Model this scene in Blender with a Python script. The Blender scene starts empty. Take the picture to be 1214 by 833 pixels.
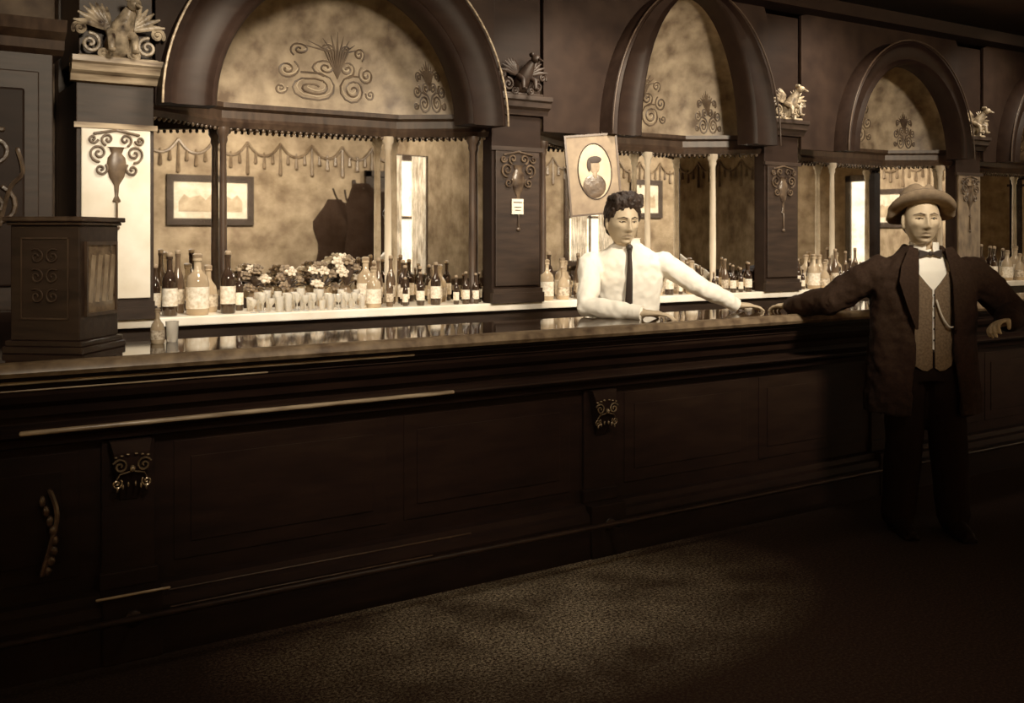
import bpy, bmesh, math, random
from mathutils import Vector, Matrix, noise
from mathutils.bvhtree import BVHTree
random.seed(7)
S = bpy.context.scene
COL = S.collection
V = Vector
try:
    S.view_settings.view_transform = 'Standard'
    S.view_settings.look = 'None'
    S.view_settings.gamma = 1.2
except Exception:
    pass

# ------------------------------------------------------------------ tone + materials
STOPS = [(0, (24, 14, 9)), (.2, (62, 44, 30)), (.5, (136, 110, 78)), (.75, (198, 170, 129)), (1, (253, 236, 204))]
def lin(c):
    c /= 255.0
    return c / 12.92 if c <= .04045 else ((c + .055) / 1.055) ** 2.4
def T(g):
    g = max(0, min(1, g))
    for (a, ca), (b, cb) in zip(STOPS, STOPS[1:]):
        if g <= b:
            t = (g - a) / (b - a)
            return tuple(lin(ca[i] + (cb[i] - ca[i]) * t) for i in range(3)) + (1,)
    return tuple(lin(c) for c in STOPS[-1][1]) + (1,)

def mat(name, g, rough=.5, var=.05, scale=8, metal=0, bump=0, stretch=(1, 1, 1), emit=0, alpha=1, spec=.5, detail=5, trans=0):
    m = bpy.data.materials.new(name)
    m.use_nodes = True
    nt = m.node_tree
    b = nt.nodes['Principled BSDF']
    b.inputs['Roughness'].default_value = rough
    b.inputs['Metallic'].default_value = metal
    b.inputs['Specular IOR Level'].default_value = spec
    b.inputs['Specular Tint'].default_value = (1, .84, .64, 1)
    b.inputs['Alpha'].default_value = alpha
    b.inputs['Transmission Weight'].default_value = trans
    tc = nt.nodes.new('ShaderNodeTexCoord')
    mp = nt.nodes.new('ShaderNodeMapping')
    mp.inputs['Scale'].default_value = stretch
    nz = nt.nodes.new('ShaderNodeTexNoise')
    nz.inputs['Scale'].default_value = scale
    nz.inputs['Detail'].default_value = detail
    cr = nt.nodes.new('ShaderNodeValToRGB')
    cr.color_ramp.elements[0].position = .3
    cr.color_ramp.elements[1].position = .7
    cr.color_ramp.elements[0].color = T(g - var)
    cr.color_ramp.elements[1].color = T(g + var)
    nt.links.new(tc.outputs['Object'], mp.inputs[0])
    nt.links.new(mp.outputs[0], nz.inputs['Vector'])
    nt.links.new(nz.outputs['Fac'], cr.inputs[0])
    nt.links.new(cr.outputs[0], b.inputs['Base Color'])
    if emit:
        nt.links.new(cr.outputs[0], b.inputs['Emission Color'])
        b.inputs['Emission Strength'].default_value = emit
    if bump:
        bp = nt.nodes.new('ShaderNodeBump')
        bp.inputs['Strength'].default_value = bump
        bp.inputs['Distance'].default_value = .02
        nt.links.new(nz.outputs['Fac'], bp.inputs['Height'])
        nt.links.new(bp.outputs[0], b.inputs['Normal'])
    return m

M = {}
M['wood'] = mat('dark_mahogany', .05, .5, .05, 6, stretch=(1, 6, 6), bump=.05, spec=.3)
M['arch'] = mat('arch_mahogany', .01, .5, .03, 6, stretch=(1, 3, 3), bump=.05, spec=.10)
M['woodb'] = mat('bar_front_mahogany', .01, .6, .04, 5, stretch=(1, 5, 5), bump=.08, spec=.08)
M['top'] = mat('polished_counter', .10, .06, .03, 4, stretch=(1, 8, 1))
M['edge'] = mat('pale_highlight_varnish', .48, .25, .18, 10, stretch=(.5, 4, 4))  # pale varnish; on the beads its colour stands in for highlights
M['woodm'] = mat('mid_mahogany', .14, .4, .07, 7, stretch=(4, 4, 1), spec=.35)
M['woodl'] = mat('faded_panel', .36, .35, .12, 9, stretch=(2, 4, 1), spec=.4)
M['marble'] = mat('marble', .94, .2, .06, 6)
M['cream'] = mat('cream_enamel', .92, .35, .07, 5)
M['gilt'] = mat('gilt_plaster', .40, .35, .3, 22, bump=.4)
M['giltd'] = mat('dark_gilt', .18, .3, .14, 18, bump=.2)
M['orn'] = mat('bronze_ornament', .28, .35, .1, 20)
M['dome'] = mat('painted_plaster_dome', .47, .45, .16, 9, bump=.15, detail=10)
M['scroll'] = mat('scroll_paint', .26, .5, .1, 12)
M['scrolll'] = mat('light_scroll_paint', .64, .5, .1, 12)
M['column'] = mat('polished_light_column', .70, .2, .16, 9, stretch=(1, 1, .2))
M['glassd'] = mat('dark_bottle_glass', .10, .08, .05, 8)
M['glassa'] = mat('amber_bottle_glass', .28, .08, .06, 8)
M['glassl'] = mat('pale_bottle_glass', .62, .08, .08, 8)
M['label'] = mat('paper_label', .95, .6, .2, 55)
M['labeld'] = mat('dark_paper_label', .64, .6, .22, 55)
M['cork'] = mat('cork_cap', .5, .6, .08, 30)
M['skin'] = mat('skin', .69, .5, .05, 14, spec=.35)
M['lip'] = mat('lip', .34, .5, .03, 12)
M['hair'] = mat('dark_hair', .05, .6, .04, 40, stretch=(1, 1, .2), bump=.3, spec=.3)
M['brow'] = mat('brown_brow', .25, .6, .05, 40)
M['eye'] = mat('eye_white', .66, .3, .02)
M['iris'] = mat('iris', .04, .2, .01)
M['shirt'] = mat('white_shirt', 1.0, .8, .02, 12, bump=.15)
M['tie'] = mat('black_tie', .04, .6, .02)
M['jacket'] = mat('dark_wool', .08, .9, .03, 90, bump=.1, spec=.08)
M['vest'] = mat('grey_wool_vest', .36, .85, .06, 90, bump=.1, spec=.2)
M['trouser'] = mat('dark_trousers', .01, .9, .02, 60, spec=.02)
M['shoe'] = mat('shoe_leather', .01, .6, .02, spec=.06)
M['felt'] = mat('felt_hat', .43, .85, .05, 40)
M['band'] = mat('hat_band', .16, .6, .02)
M['metal'] = mat('chain_metal', .95, .25, .05, 30, metal=.3)
M['brass'] = mat('aged_brass', .5, .25, .15, 20, metal=.7)
M['raild'] = mat('tarnished_rail', .05, .45, .05, 14, spec=.2)
M['leaf'] = mat('leaf', .14, .6, .06, 30)
M['flowl'] = mat('pale_petals', .72, .7, .18, 40)
M['flowd'] = mat('dark_petals', .34, .7, .18, 40)
M['vase'] = mat('vase_glaze', .5, .2, .1, 14)
M['paper'] = mat('picture_mat', .44, .6, .08, 12)
M['paperl'] = mat('picture_oval', .68, .6, .06, 12)
M['ink'] = mat('dark_ink', .10, .7, .04, 20)
M['frame'] = mat('picture_frame', .2, .35, .06, 16)
M['wallp'] = mat('wallpaper', .28, .75, .08, 9, detail=8)
M['wallf'] = mat('wallpaper_street_side', .54, .75, .11, 5, detail=12)
M['wains'] = mat('wainscot', .14, .5, .05, 9)
M['ceil'] = mat('tin_ceiling', .12, .6, .06, 3)
M['span'] = mat('dark_spandrel', .02, .6, .05, 7, detail=8, bump=.1, spec=.1)
M['pane'] = mat('daylight_pane', .97, .4, .03, 3, emit=2.2)
M['curtain'] = mat('lace_curtain', .75, .8, .28, 9, stretch=(5, 5, .5), emit=.5)
M['glasspanel'] = mat('glass_panel', .30, .1, .12, 25)
M['card'] = mat('white_card', .88, .7, .04)
cm = bpy.data.materials.new('clear_glassware'); cm.use_nodes = True
b = cm.node_tree.nodes['Principled BSDF']
b.inputs['Base Color'].default_value = (1, .91, .74, 1); b.inputs['Roughness'].default_value = .02
b.inputs['Transmission Weight'].default_value = .68; b.inputs['IOR'].default_value = 1.5; b.inputs['Specular IOR Level'].default_value = .9
b.inputs['Specular Tint'].default_value = (1, .88, .7, 1)
nz = cm.node_tree.nodes.new('ShaderNodeTexNoise'); nz.inputs['Scale'].default_value = 60
bp = cm.node_tree.nodes.new('ShaderNodeBump'); bp.inputs['Strength'].default_value = .25; bp.inputs['Distance'].default_value = .003
cm.node_tree.links.new(nz.outputs['Fac'], bp.inputs['Height']); cm.node_tree.links.new(bp.outputs[0], b.inputs['Normal'])
M['crystal'] = cm

mm = bpy.data.materials.new('mirror_glass'); mm.use_nodes = True
b = mm.node_tree.nodes['Principled BSDF']
b.inputs['Metallic'].default_value = 1
nz = mm.node_tree.nodes.new('ShaderNodeTexNoise'); nz.inputs['Scale'].default_value = 7; nz.inputs['Detail'].default_value = 10; nz.inputs['Roughness'].default_value = .7
cr = mm.node_tree.nodes.new('ShaderNodeValToRGB')
cr.color_ramp.elements[0].position = .36; cr.color_ramp.elements[1].position = .60
cr.color_ramp.elements[0].color = (.56, .52, .46, 1); cr.color_ramp.elements[1].color = (.95, .92, .87, 1)
mm.node_tree.links.new(nz.outputs['Fac'], cr.inputs[0]); mm.node_tree.links.new(cr.outputs[0], b.inputs['Base Color'])
b.inputs['Roughness'].default_value = .018
M['mirror'] = mm

fm = bpy.data.materials.new('sawdust_floor'); fm.use_nodes = True
nt = fm.node_tree; b = nt.nodes['Principled BSDF']; b.inputs['Roughness'].default_value = .9; b.inputs['Specular IOR Level'].default_value = .03
tc = nt.nodes.new('ShaderNodeTexCoord')
n1 = nt.nodes.new('ShaderNodeTexNoise'); n1.inputs['Scale'].default_value = 85; n1.inputs['Detail'].default_value = 6; n1.inputs['Roughness'].default_value = .9
n2 = nt.nodes.new('ShaderNodeTexNoise'); n2.inputs['Scale'].default_value = 3.2; n2.inputs['Detail'].default_value = 9
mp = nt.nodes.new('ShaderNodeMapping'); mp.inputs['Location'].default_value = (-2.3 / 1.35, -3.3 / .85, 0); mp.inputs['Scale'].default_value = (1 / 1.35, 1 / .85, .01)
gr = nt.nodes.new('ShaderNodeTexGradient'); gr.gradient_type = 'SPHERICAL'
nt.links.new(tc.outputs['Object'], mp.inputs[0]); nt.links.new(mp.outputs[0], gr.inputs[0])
nt.links.new(tc.outputs['Object'], n1.inputs[0]); nt.links.new(tc.outputs['Object'], n2.inputs[0])
r1 = nt.nodes.new('ShaderNodeValToRGB'); r1.color_ramp.elements[0].position = .47; r1.color_ramp.elements[1].position = .62
nt.links.new(n1.outputs['Fac'], r1.inputs[0])
r2 = nt.nodes.new('ShaderNodeValToRGB'); r2.color_ramp.elements[0].position = .34; r2.color_ramp.elements[1].position = .60
r2.color_ramp.elements[0].color = (.2, .2, .2, 1)
nt.links.new(n2.outputs['Fac'], r2.inputs[0])
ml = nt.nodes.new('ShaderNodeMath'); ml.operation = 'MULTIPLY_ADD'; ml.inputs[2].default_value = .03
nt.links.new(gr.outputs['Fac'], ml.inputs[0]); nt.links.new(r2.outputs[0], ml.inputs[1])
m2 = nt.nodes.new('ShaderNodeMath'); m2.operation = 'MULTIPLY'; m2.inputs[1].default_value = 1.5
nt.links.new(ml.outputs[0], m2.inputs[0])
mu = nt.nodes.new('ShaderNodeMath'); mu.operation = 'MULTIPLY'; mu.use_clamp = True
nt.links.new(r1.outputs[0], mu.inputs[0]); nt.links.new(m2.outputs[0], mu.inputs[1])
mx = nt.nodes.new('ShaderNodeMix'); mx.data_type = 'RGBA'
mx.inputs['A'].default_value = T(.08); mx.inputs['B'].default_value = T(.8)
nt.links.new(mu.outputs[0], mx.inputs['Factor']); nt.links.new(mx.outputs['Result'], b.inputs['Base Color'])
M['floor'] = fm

# ------------------------------------------------------------------ geometry helpers
def box(x0, x1, y0, y1, z0, z1):
    v = [V((x, y, z)) for z in (z0, z1) for y in (y0, y1) for x in (x0, x1)]
    return v, [(0, 2, 3, 1), (4, 5, 7, 6), (0, 1, 5, 4), (2, 6, 7, 3), (0, 4, 6, 2), (1, 3, 7, 5)]
def merge(*gs):
    vs, fs = [], []
    for g in gs:
        if isinstance(g, list):
            g = merge(*g)
        o = len(vs); vs += g[0]; fs += [tuple(i + o for i in f) for f in g[1]]
    return vs, fs
def xf(g, m):
    return [m @ p for p in g[0]], g[1]
def lathe(prof, n=20, c=(0, 0, 0)):
    c = V(c); vs, fs = [], []
    for r, z in prof:
        for i in range(n):
            a = 2 * math.pi * i / n
            vs.append(c + V((r * math.cos(a), r * math.sin(a), z)))
    for j in range(len(prof) - 1):
        for i in range(n):
            k = (i + 1) % n
            fs.append((j * n + i, j * n + k, (j + 1) * n + k, (j + 1) * n + i))
    fs.append(tuple(range(n - 1, -1, -1))); o = (len(prof) - 1) * n
    fs.append(tuple(range(o, o + n)))
    return vs, fs
def loft(rings):
    n = len(rings[0]); vs = [V(p) for r in rings for p in r]; fs = []
    for j in range(len(rings) - 1):
        for i in range(n):
            k = (i + 1) % n
            fs.append((j * n + i, j * n + k, (j + 1) * n + k, (j + 1) * n + i))
    fs.append(tuple(range(n - 1, -1, -1))); o = (len(rings) - 1) * n
    fs.append(tuple(range(o, o + n)))
    return vs, fs
def tube(pts, rad, n=10, flat=1.0, up=None, round_=True):
    pts = [V(p) for p in pts]
    if not isinstance(rad, (list, tuple)):
        rad = [rad] * len(pts)
    rad = list(rad)
    if round_:
        d0 = (pts[0] - pts[1]).normalized(); d1 = (pts[-1] - pts[-2]).normalized()
        pts = [pts[0] + d0 * rad[0] * .8, pts[0] + d0 * rad[0] * .5] + pts + [pts[-1] + d1 * rad[-1] * .5, pts[-1] + d1 * rad[-1] * .8]
        rad = [rad[0] * .45, rad[0] * .85] + rad + [rad[-1] * .85, rad[-1] * .45]
    rings = []; nrm = None
    for i, p in enumerate(pts):
        d = (pts[min(i + 1, len(pts) - 1)] - pts[max(i - 1, 0)]).normalized()
        if nrm is None:
            h = V(up) if up else (V((0, 0, 1)) if abs(d.z) < .9 else V((0, 1, 0)))
            nrm = (h - d * h.dot(d)).normalized()
        else:
            nrm = (nrm - d * nrm.dot(d)).normalized()
        bi = d.cross(nrm)
        rings.append([p + (nrm * math.cos(2 * math.pi * k / n) * flat + bi * math.sin(2 * math.pi * k / n)) * rad[i] for k in range(n)])
    return loft(rings)
def smooth_path(pts, sub=4):
    pts = [V(p) for p in pts]; out = []
    for i in range(len(pts) - 1):
        p0 = pts[max(i - 1, 0)]; p1 = pts[i]; p2 = pts[i + 1]; p3 = pts[min(i + 2, len(pts) - 1)]
        for k in range(sub):
            t = k / sub
            out.append(.5 * ((2 * p1) + (p2 - p0) * t + (2 * p0 - 5 * p1 + 4 * p2 - p3) * t * t + (3 * p1 - p0 - 3 * p2 + p3) * t ** 3))
    out.append(pts[-1]); return out
def ell(c, r, n=20, m=14, R=None):
    c = V(c); rings = []
    for j in range(m + 1):
        ph = -math.pi / 2 + math.pi * (j + .15) / (m + .3)
        ring = []
        for i in range(n):
            a = 2 * math.pi * i / n
            p = V((r[0] * math.cos(ph) * math.cos(a), r[1] * math.cos(ph) * math.sin(a), r[2] * math.sin(ph)))
            if R: p = R @ p
            ring.append(c + p)
        rings.append(ring)
    return loft(rings)
def extr(prof, u0, u1):
    n = len(prof)
    vs = [V((u, p[0], p[1])) for u in (u0, u1) for p in prof]
    fs = [(i, (i + 1) % n, n + (i + 1) % n, n + i) for i in range(n)]
    fs += [tuple(range(n - 1, -1, -1)), tuple(range(n, 2 * n))]
    return vs, fs
def shell(ang0, ang1, nseg, rows, thick, ex=2.4):
    def P(row, t, off):
        z, a, b, cy = row[:4]
        a0, a1 = (row[4], row[5]) if len(row) > 4 else (ang0, ang1)
        an = a0 + (a1 - a0) * t
        s, c = math.sin(an), math.cos(an)
        x = (a - off) * math.copysign(abs(s) ** (2 / ex), s)
        y = -(b - off) * math.copysign(abs(c) ** (2 / ex), c)
        return V((x, cy + y, z))
    R = len(rows); n = nseg + 1
    vs = [P(r, i / nseg, 0) for r in rows for i in range(n)] + [P(r, i / nseg, thick) for r in rows for i in range(n)]
    O = R * n; fs = []
    for j in range(R - 1):
        for i in range(nseg):
            a = j * n + i
            fs.append((a, a + 1, a + n + 1, a + n)); fs.append((O + a, O + a + n, O + a + n + 1, O + a + 1))
        for i, s in ((0, 1), (nseg, -1)):
            a = j * n + i
            fs.append((a, a + n, O + a + n, O + a))
    for j in (0, R - 1):
        for i in range(nseg):
            a = j * n + i
            fs.append((a, a + 1, O + a + 1, O + a))
    return vs, fs
def torso(rows, n=32, ex=2.4):
    rings = []
    for z, a, b, cy in rows:
        rings.append([V((a * math.copysign(abs(math.sin(t)) ** (2 / ex), math.sin(t)), cy - b * math.copysign(abs(math.cos(t)) ** (2 / ex), math.cos(t)), z)) for t in [2 * math.pi * i / n for i in range(n)]])
    return loft(rings)

OFF = {}
def addobj(name, me, parent=None):
    o = bpy.data.objects.new(name, me); COL.objects.link(o)
    if parent is not None:
        o.parent = parent; OFF[o.name] = OFF.get(parent.name, V((0, 0, 0)))
    return o
def geo(name, g, m, parent=None, smooth=False, bevel=0, label=None, kind=None):
    off = OFF.get(parent.name, V((0, 0, 0))) if parent is not None else V((0, 0, 0))
    me = bpy.data.meshes.new(name)
    me.from_pydata([tuple(p - off) for p in g[0]], [], g[1])
    bm = bmesh.new(); bm.from_mesh(me); bmesh.ops.recalc_face_normals(bm, faces=bm.faces)
    if bevel:
        try:
            bmesh.ops.bevel(bm, geom=[e for e in bm.edges if len(e.link_faces) == 2 and e.calc_face_angle(0) > .6], offset=bevel, segments=2, affect='EDGES', profile=.5)
        except Exception:
            pass
    bm.to_mesh(me); bm.free()
    if smooth:
        for p in me.polygons: p.use_smooth = True
        try: me.set_sharp_from_angle(angle=math.radians(50))
        except Exception: pass
    me.materials.append(M[m] if isinstance(m, str) else m)
    o = addobj(name, me, parent)
    if label: o['label'] = label
    if kind: o['kind'] = kind
    return o
def empty(name, loc, label, cat, rot=0, local=False, group=None):
    o = bpy.data.objects.new(name, None); COL.objects.link(o)
    o.location = loc; o.rotation_euler = (0, 0, rot); o.empty_display_size = .1
    o['label'] = label; o['category'] = cat
    if group: o['group'] = group
    OFF[o.name] = V((0, 0, 0)) if local else V(loc)
    return o
def voxel(geos, size, sm=2, fold=0, fs=9):
    g = merge(*geos)
    me = bpy.data.meshes.new('tmp'); me.from_pydata([tuple(p) for p in g[0]], [], g[1])
    bm = bmesh.new(); bm.from_mesh(me); bmesh.ops.recalc_face_normals(bm, faces=bm.faces); bm.to_mesh(me); bm.free()
    o = bpy.data.objects.new('tmp', me); COL.objects.link(o)
    r = o.modifiers.new('r', 'REMESH'); r.mode = 'VOXEL'; r.voxel_size = size; r.use_smooth_shade = True
    if sm:
        s = o.modifiers.new('s', 'SMOOTH'); s.factor = .5; s.iterations = sm
    dg = bpy.context.evaluated_depsgraph_get()
    out = bpy.data.meshes.new_from_object(o.evaluated_get(dg))
    bpy.data.objects.remove(o)
    if fold:
        for v in out.vertices:
            n = noise.noise(V((v.co.x * fs * 1.4, v.co.y * fs, v.co.z * fs * .8))) + .5 * noise.noise(v.co * fs * 2.7)
            v.co += v.normal * n * fold
    for p in out.polygons: p.use_smooth = True
    return out
def meshobj(name, me, m, parent):
    me.materials.clear(); me.materials.append(M[m]); me.name = name
    return addobj(name, me, parent)

# ------------------------------------------------------------------ people
def head_geo():
    n, m = 96, 80
    rings = []
    for j in range(m + 1):
        ph = -math.pi / 2 + math.pi * (j + .2) / (m + .4)
        ring = []
        for i in range(n):
            a = 2 * math.pi * i / n
            x, y, z = math.cos(ph) * math.cos(a), math.cos(ph) * math.sin(a), math.sin(ph)
            q = math.cos(ph) ** -.25 if z < 0 and z > -.97 else 1
            w = .076; d = .097
            if z < 0:
                w *= 1 - .24 * abs(z) ** 1.6
                d *= 1 - (.36 if y > 0 else .06) * abs(z) ** 1.3
                w *= min(q, 1.22); d *= min(q, 1.22) if y < 0 else 1
            X, Y, Z = x * w, y * d + .004, z * .120
            if y < 0:
                def G(x0, z0, sx, sz): return math.exp(-((X - x0) / sx) ** 2 - ((Z - z0) / sz) ** 2)
                ax = abs(X)
                def H2(x0, z0, sx, sz): return math.exp(-((ax - x0) / sx) ** 2 - ((Z - z0) / sz) ** 2)
                Y -= .010 * G(0, .002, .008, .018) + .016 * G(0, -.024, .009, .018) + .018 * G(0, -.038, .012, .011) + .008 * H2(.013, -.041, .007, .008)
                Y += .016 * H2(.031, .001, .017, .011) + .006 * H2(.014, .004, .008, .012)
                Y -= .007 * H2(.028, .021, .024, .008)
                Y -= .006 * H2(.045, -.024, .016, .014)
                Y += .005 * H2(.040, -.058, .014, .022)
                Y += .003 * H2(.022, -.055, .006, .012)
                Y -= .007 * G(0, -.061, .022, .006) + .009 * G(0, -.0755, .017, .006)
                Y += .008 * G(0, -.0685, .024, .0028) + .007 * G(0, -.087, .022, .006)
                Y -= .010 * G(0, -.104, .022, .011)
            ring.append(V((X, Y, Z)))
        rings.append(ring)
    g = [loft(rings)]
    for f in (-1, 1):
        g.append(ell((f * .078, .012, -.008), (.008, .018, .030), 14, 10, Matrix.Rotation(f * .35, 3, 'Z')))
        g.append(ell((f * .076, .006, -.032), (.008, .01, .012), 10, 8))
    return merge(*g)

def hand_geo(wrist, d, side, curl=.35, spread=.09, k=1.0, thumb_curl=.3):
    wrist = V(wrist); d = V(d).normalized(); s = V(side); s = (s - d * s.dot(d)).normalized()
    nrm = d.cross(s)
    if nrm.z > 0: nrm = -nrm
    g = []
    rings = []
    for t, w, h in ((-.03, .025, .02), (0, .026, .019), (.02, .032, .018), (.05, .041, .016), (.08, .042, .014), (.095, .036, .009)):
        rings.append([wrist + d * t * k + (s * math.cos(a) * w + nrm * math.sin(a) * h) * k for a in [2 * math.pi * i / 16 for i in range(16)]])
    g.append(loft(rings))
    for off, ang, ls, r in ((.031, 1, (.042, .025, .02), .0088), (.0105, .3, (.046, .029, .021), .0092), (-.0105, -.4, (.043, .027, .02), .0088), (-.030, -1.1, (.034, .02, .018), .0078)):
        p = wrist + (d * .078 + s * off) * k
        dd = (d + s * ang * spread).normalized()
        pts = [p - dd * .01, p]; c = curl * .6
        for L in ls:
            dv = (dd * math.cos(c) + nrm * math.sin(c)).normalized()
            p = p + dv * L * k; pts.append(p); c += curl
        g.append(tube(pts, [r * k, r * k, r * k * 1.02, r * k * .95, r * k * .8], 10))
    p = wrist + (d * .018 + s * .024) * k
    dd = (d * .75 + s * .75).normalized(); pts = [p]
    c = thumb_curl
    for L in (.035, .03, .024):
        dv = (dd * math.cos(c) + nrm * math.sin(c) * .6 + d * math.sin(c) * .5).normalized()
        p = p + dv * L * k; pts.append(p); c += .25
    g.append(tube(pts, [.013 * k, .0115 * k, .0105 * k, .0085 * k], 10))
    return merge(*g)

def build_person(loc, rot, label, P):
    e = empty('person', loc, label, 'person', rot=rot, local=True)
    hc, hR = V(P['head']), P['headR']
    H = Matrix.Translation(hc) @ hR.to_4x4() @ Matrix.Scale(P.get('hs', 1.0), 4)
    g = [xf(head_geo(), H)]
    nk = V(P['neck'])
    g.append(tube([nk + V((0, .02, -.05)), nk, hc + hR @ V((0, .02, -.055))], [.064, .056, .054], 20))
    t = P['trunk']
    g.append(torso([(z, a, b_, cy) for z, a, b_, cy in t]))
    for sd in ('R', 'L'):
        sh, el, wr = [V(p) for p in P['arm' + sd]]
        g.append(tube([sh, sh.lerp(el, .5), el, el.lerp(wr, .4), wr], [.048, .043, .036, .036, .025], 14))
        hd, hs = P['hand' + sd]
        g.append(hand_geo(wr, hd, hs, *P.get('curl' + sd, (.35,))))
        hp, kn, an = [V(p) for p in P['leg' + sd]]
        g.append(tube([hp, hp.lerp(kn, .5), kn, kn.lerp(an, .35), an], [.085, .075, .052, .054, .036], 14))
        td = V((0, -1, 0))
        g.append(tube([an + V((0, .01, -.035)), an + td * .07 + V((0, 0, -.05)), an + td * .15 + V((0, 0, -.058))], [.036, .034, .024], 10))
    body = meshobj('body', voxel(g, .0045, 1), 'skin', e)
    bvh = BVHTree.FromPolygons([v.co.copy() for v in body.data.vertices], [tuple(p.vertices) for p in body.data.polygons])
    def surf(x, z, off=0):
        o = H @ V((x, -.3, z)); d = (H.to_3x3() @ V((0, 1, 0))).normalized()
        h = bvh.ray_cast(o, d)[0]
        if h is None: h = H @ V((x, -.09, z))
        return h - d * off
    bw = P.get('brow', 'hair')
    for f in (-1, 1):
        ey = geo('eye', ell(surf(f * .031, .0, -.0085), (.0138, .0138, .0074), 16, 12), 'eye', e, smooth=True)
        geo('iris', ell(surf(f * .031, .0, .0008), (.0066, .005, .0068), 12, 8), 'iris', ey, smooth=True)
        geo('eyelid', tube([surf(f * (.031 + q), .0078 - 26 * q * q, .0015) for q in (-.016, -.011, -.005, 0, .005, .011, .016)], [.0016, .0026, .003, .003, .003, .0026, .0016], 6), 'skin', ey, smooth=True)
        geo('eyelash', tube([surf(f * (.031 + q), .0052 - 22 * q * q, .0042) for q in (-.015, -.008, 0, .008, .015)], .0018, 6), 'iris', ey, smooth=True)
        geo('eyebrow', tube([surf(f * x, z, .000) for x, z in ((.011, .018), (.028, .0238), (.051, .017))], [.0036, .0054, .0028], 6, flat=.6), bw, e, smooth=True)
    geo('mouth', tube([surf(x, z, -.0008) for x, z in ((-.025, -.0708), (-.011, -.068), (0, -.0688), (.011, -.068), (.025, -.0708))], [.0016, .0032, .0036, .0032, .0016], 6), 'lip', e, smooth=True)
    for sd in ('R', 'L'):
        hp, kn, an = [V(p) for p in P['leg' + sd]]
        td = V((0, -1, 0))
        sm = voxel([tube([an + V((0, .035, -.05)), an + V((0, 0, -.045)), an + td * .08 + V((0, 0, -.055)), an + td * .18 + V((0, 0, -.062))], [.036, .042, .042, .026], 14), tube([an + V((0, .01, .03)), an + V((0, .01, -.03))], [.044, .044], 14),
                    box(an.x - .04, an.x + .04, an.y - .19, an.y + .06, an.z - .09, an.z - .075)], .007, 2)
        lo = min(v.co.z for v in sm.vertices)
        for v in sm.vertices: v.co.z -= lo
        meshobj('shoe', sm, 'shoe', e)
    return e, body, surf, H

# bartender --------------------------------------------------------
rotc = math.atan2(-.547, .837)
hRb = Matrix.Rotation(math.radians(16), 3, 'Z') @ Matrix.Rotation(math.radians(3), 3, 'X')
Pb = dict(head=(-.03, -.10, 1.548), headR=hRb, hs=1.07, neck=(0, -.05, 1.41),
          trunk=[(.80, .15, .10, .14), (.92, .15, .10, .12), (1.05, .145, .095, .07), (1.2, .165, .105, .03), (1.3, .175, .1, .0), (1.37, .14, .08, -.02), (1.41, .07, .06, -.03)],
          armR=((-.190, -.03, 1.33), (-.235, -.31, 1.115), (.03, -.46, 1.092)), handR=((.97, .0, -.03), (0, 1, 0)),
          armL=((.190, -.03, 1.33), (.395, -.08, 1.195), (.60, .03, 1.098)), handL=((.92, .3, -.05), (-.3, .9, 0)),
          curlR=(.28,), curlL=(.22,),
          legR=((-.09, .14, .86), (-.10, .12, .46), (-.11, .16, .09)), legL=((.09, .14, .86), (.10, .12, .46), (.11, .16, .09)))
e, body, surf, H = build_person((3.49, 4.22, 0), rotc, 'man in white shirt and dark tie leaning on the bar', Pb)
sl = []
for sd in ('R', 'L'):
    sh, el, wr = [V(p) for p in Pb['arm' + sd]]
    w2 = el.lerp(wr, .93)
    sl.append(tube([sh, sh.lerp(el, .3), sh.lerp(el, .7), el, el.lerp(w2, .4), el.lerp(w2, .8), w2], [.064, .062, .057, .051, .050, .043, .033], 18))
shirt_rows = [(.88, .18, .13, .125), (.95, .182, .135, .11), (1.05, .18, .13, .07), (1.15, .19, .13, .04), (1.25, .205, .13, .01), (1.32, .205, .118, -.01), (1.37, .17, .095, -.02), (1.405, .115, .078, -.03), (1.43, .074, .070, -.038)]
meshobj('shirt', voxel([torso(shirt_rows)] + sl, .0065, 1, fold=.009, fs=12), 'shirt', e)
for sd in ('R', 'L'):
    sh, el, wr = [V(p) for p in Pb['arm' + sd]]
    geo('cuff', tube([el.lerp(wr, .80), el.lerp(wr, .99)], [.040, .037], 18, round_=False), 'shirt', e, smooth=True)
geo('collar', shell(math.radians(10), math.radians(350), 30, [(1.405, .080, .075, -.04), (1.425, .072, .070, -.045), (1.455, .068, .066, -.05), (1.46, .073, .071, -.05)], .006, 2), 'shirt', e, smooth=True)
def shb(z):
    for (a, b_) in zip(shirt_rows, shirt_rows[1:]):
        if a[0] <= z <= b_[0]:
            t = (z - a[0]) / (b_[0] - a[0]); return (a[3] + (b_[3] - a[3]) * t) - (a[2] + (b_[2] - a[2]) * t)
    return -.115
zz = [1.40, 1.385, 1.36, 1.30, 1.2, 1.12, 1.06, 1.03]
ww = [.016, .012, .012, .015, .018, .020, .020, .006]
rings = []
for z, w in zip(zz, ww):
    y = shb(z) - .016
    rings.append([V((-w + .004, y, z)), V((.004, y - .008, z)), V((w + .004, y, z)), V((.004, y + .012, z))])
tie = geo('necktie', loft(rings), 'tie', e, smooth=True)
geo('tie_knot', ell((.004, shb(1.40) - .017, 1.412), (.018, .013, .017), 14, 10), 'tie', tie, smooth=True)
tr = [torso([(.78, .165, .12, .14), (.9, .168, .12, .13), (.98, .165, .12, .12)])]
for sd in ('R', 'L'):
    hp, kn, an = [V(p) for p in Pb['leg' + sd]]
    tr.append(tube([hp, kn, an + V((0, 0, -.01))], [.105, .078, .06], 16))
meshobj('trousers', voxel(tr, .010, 2, fold=.004), 'trouser', e)
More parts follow.
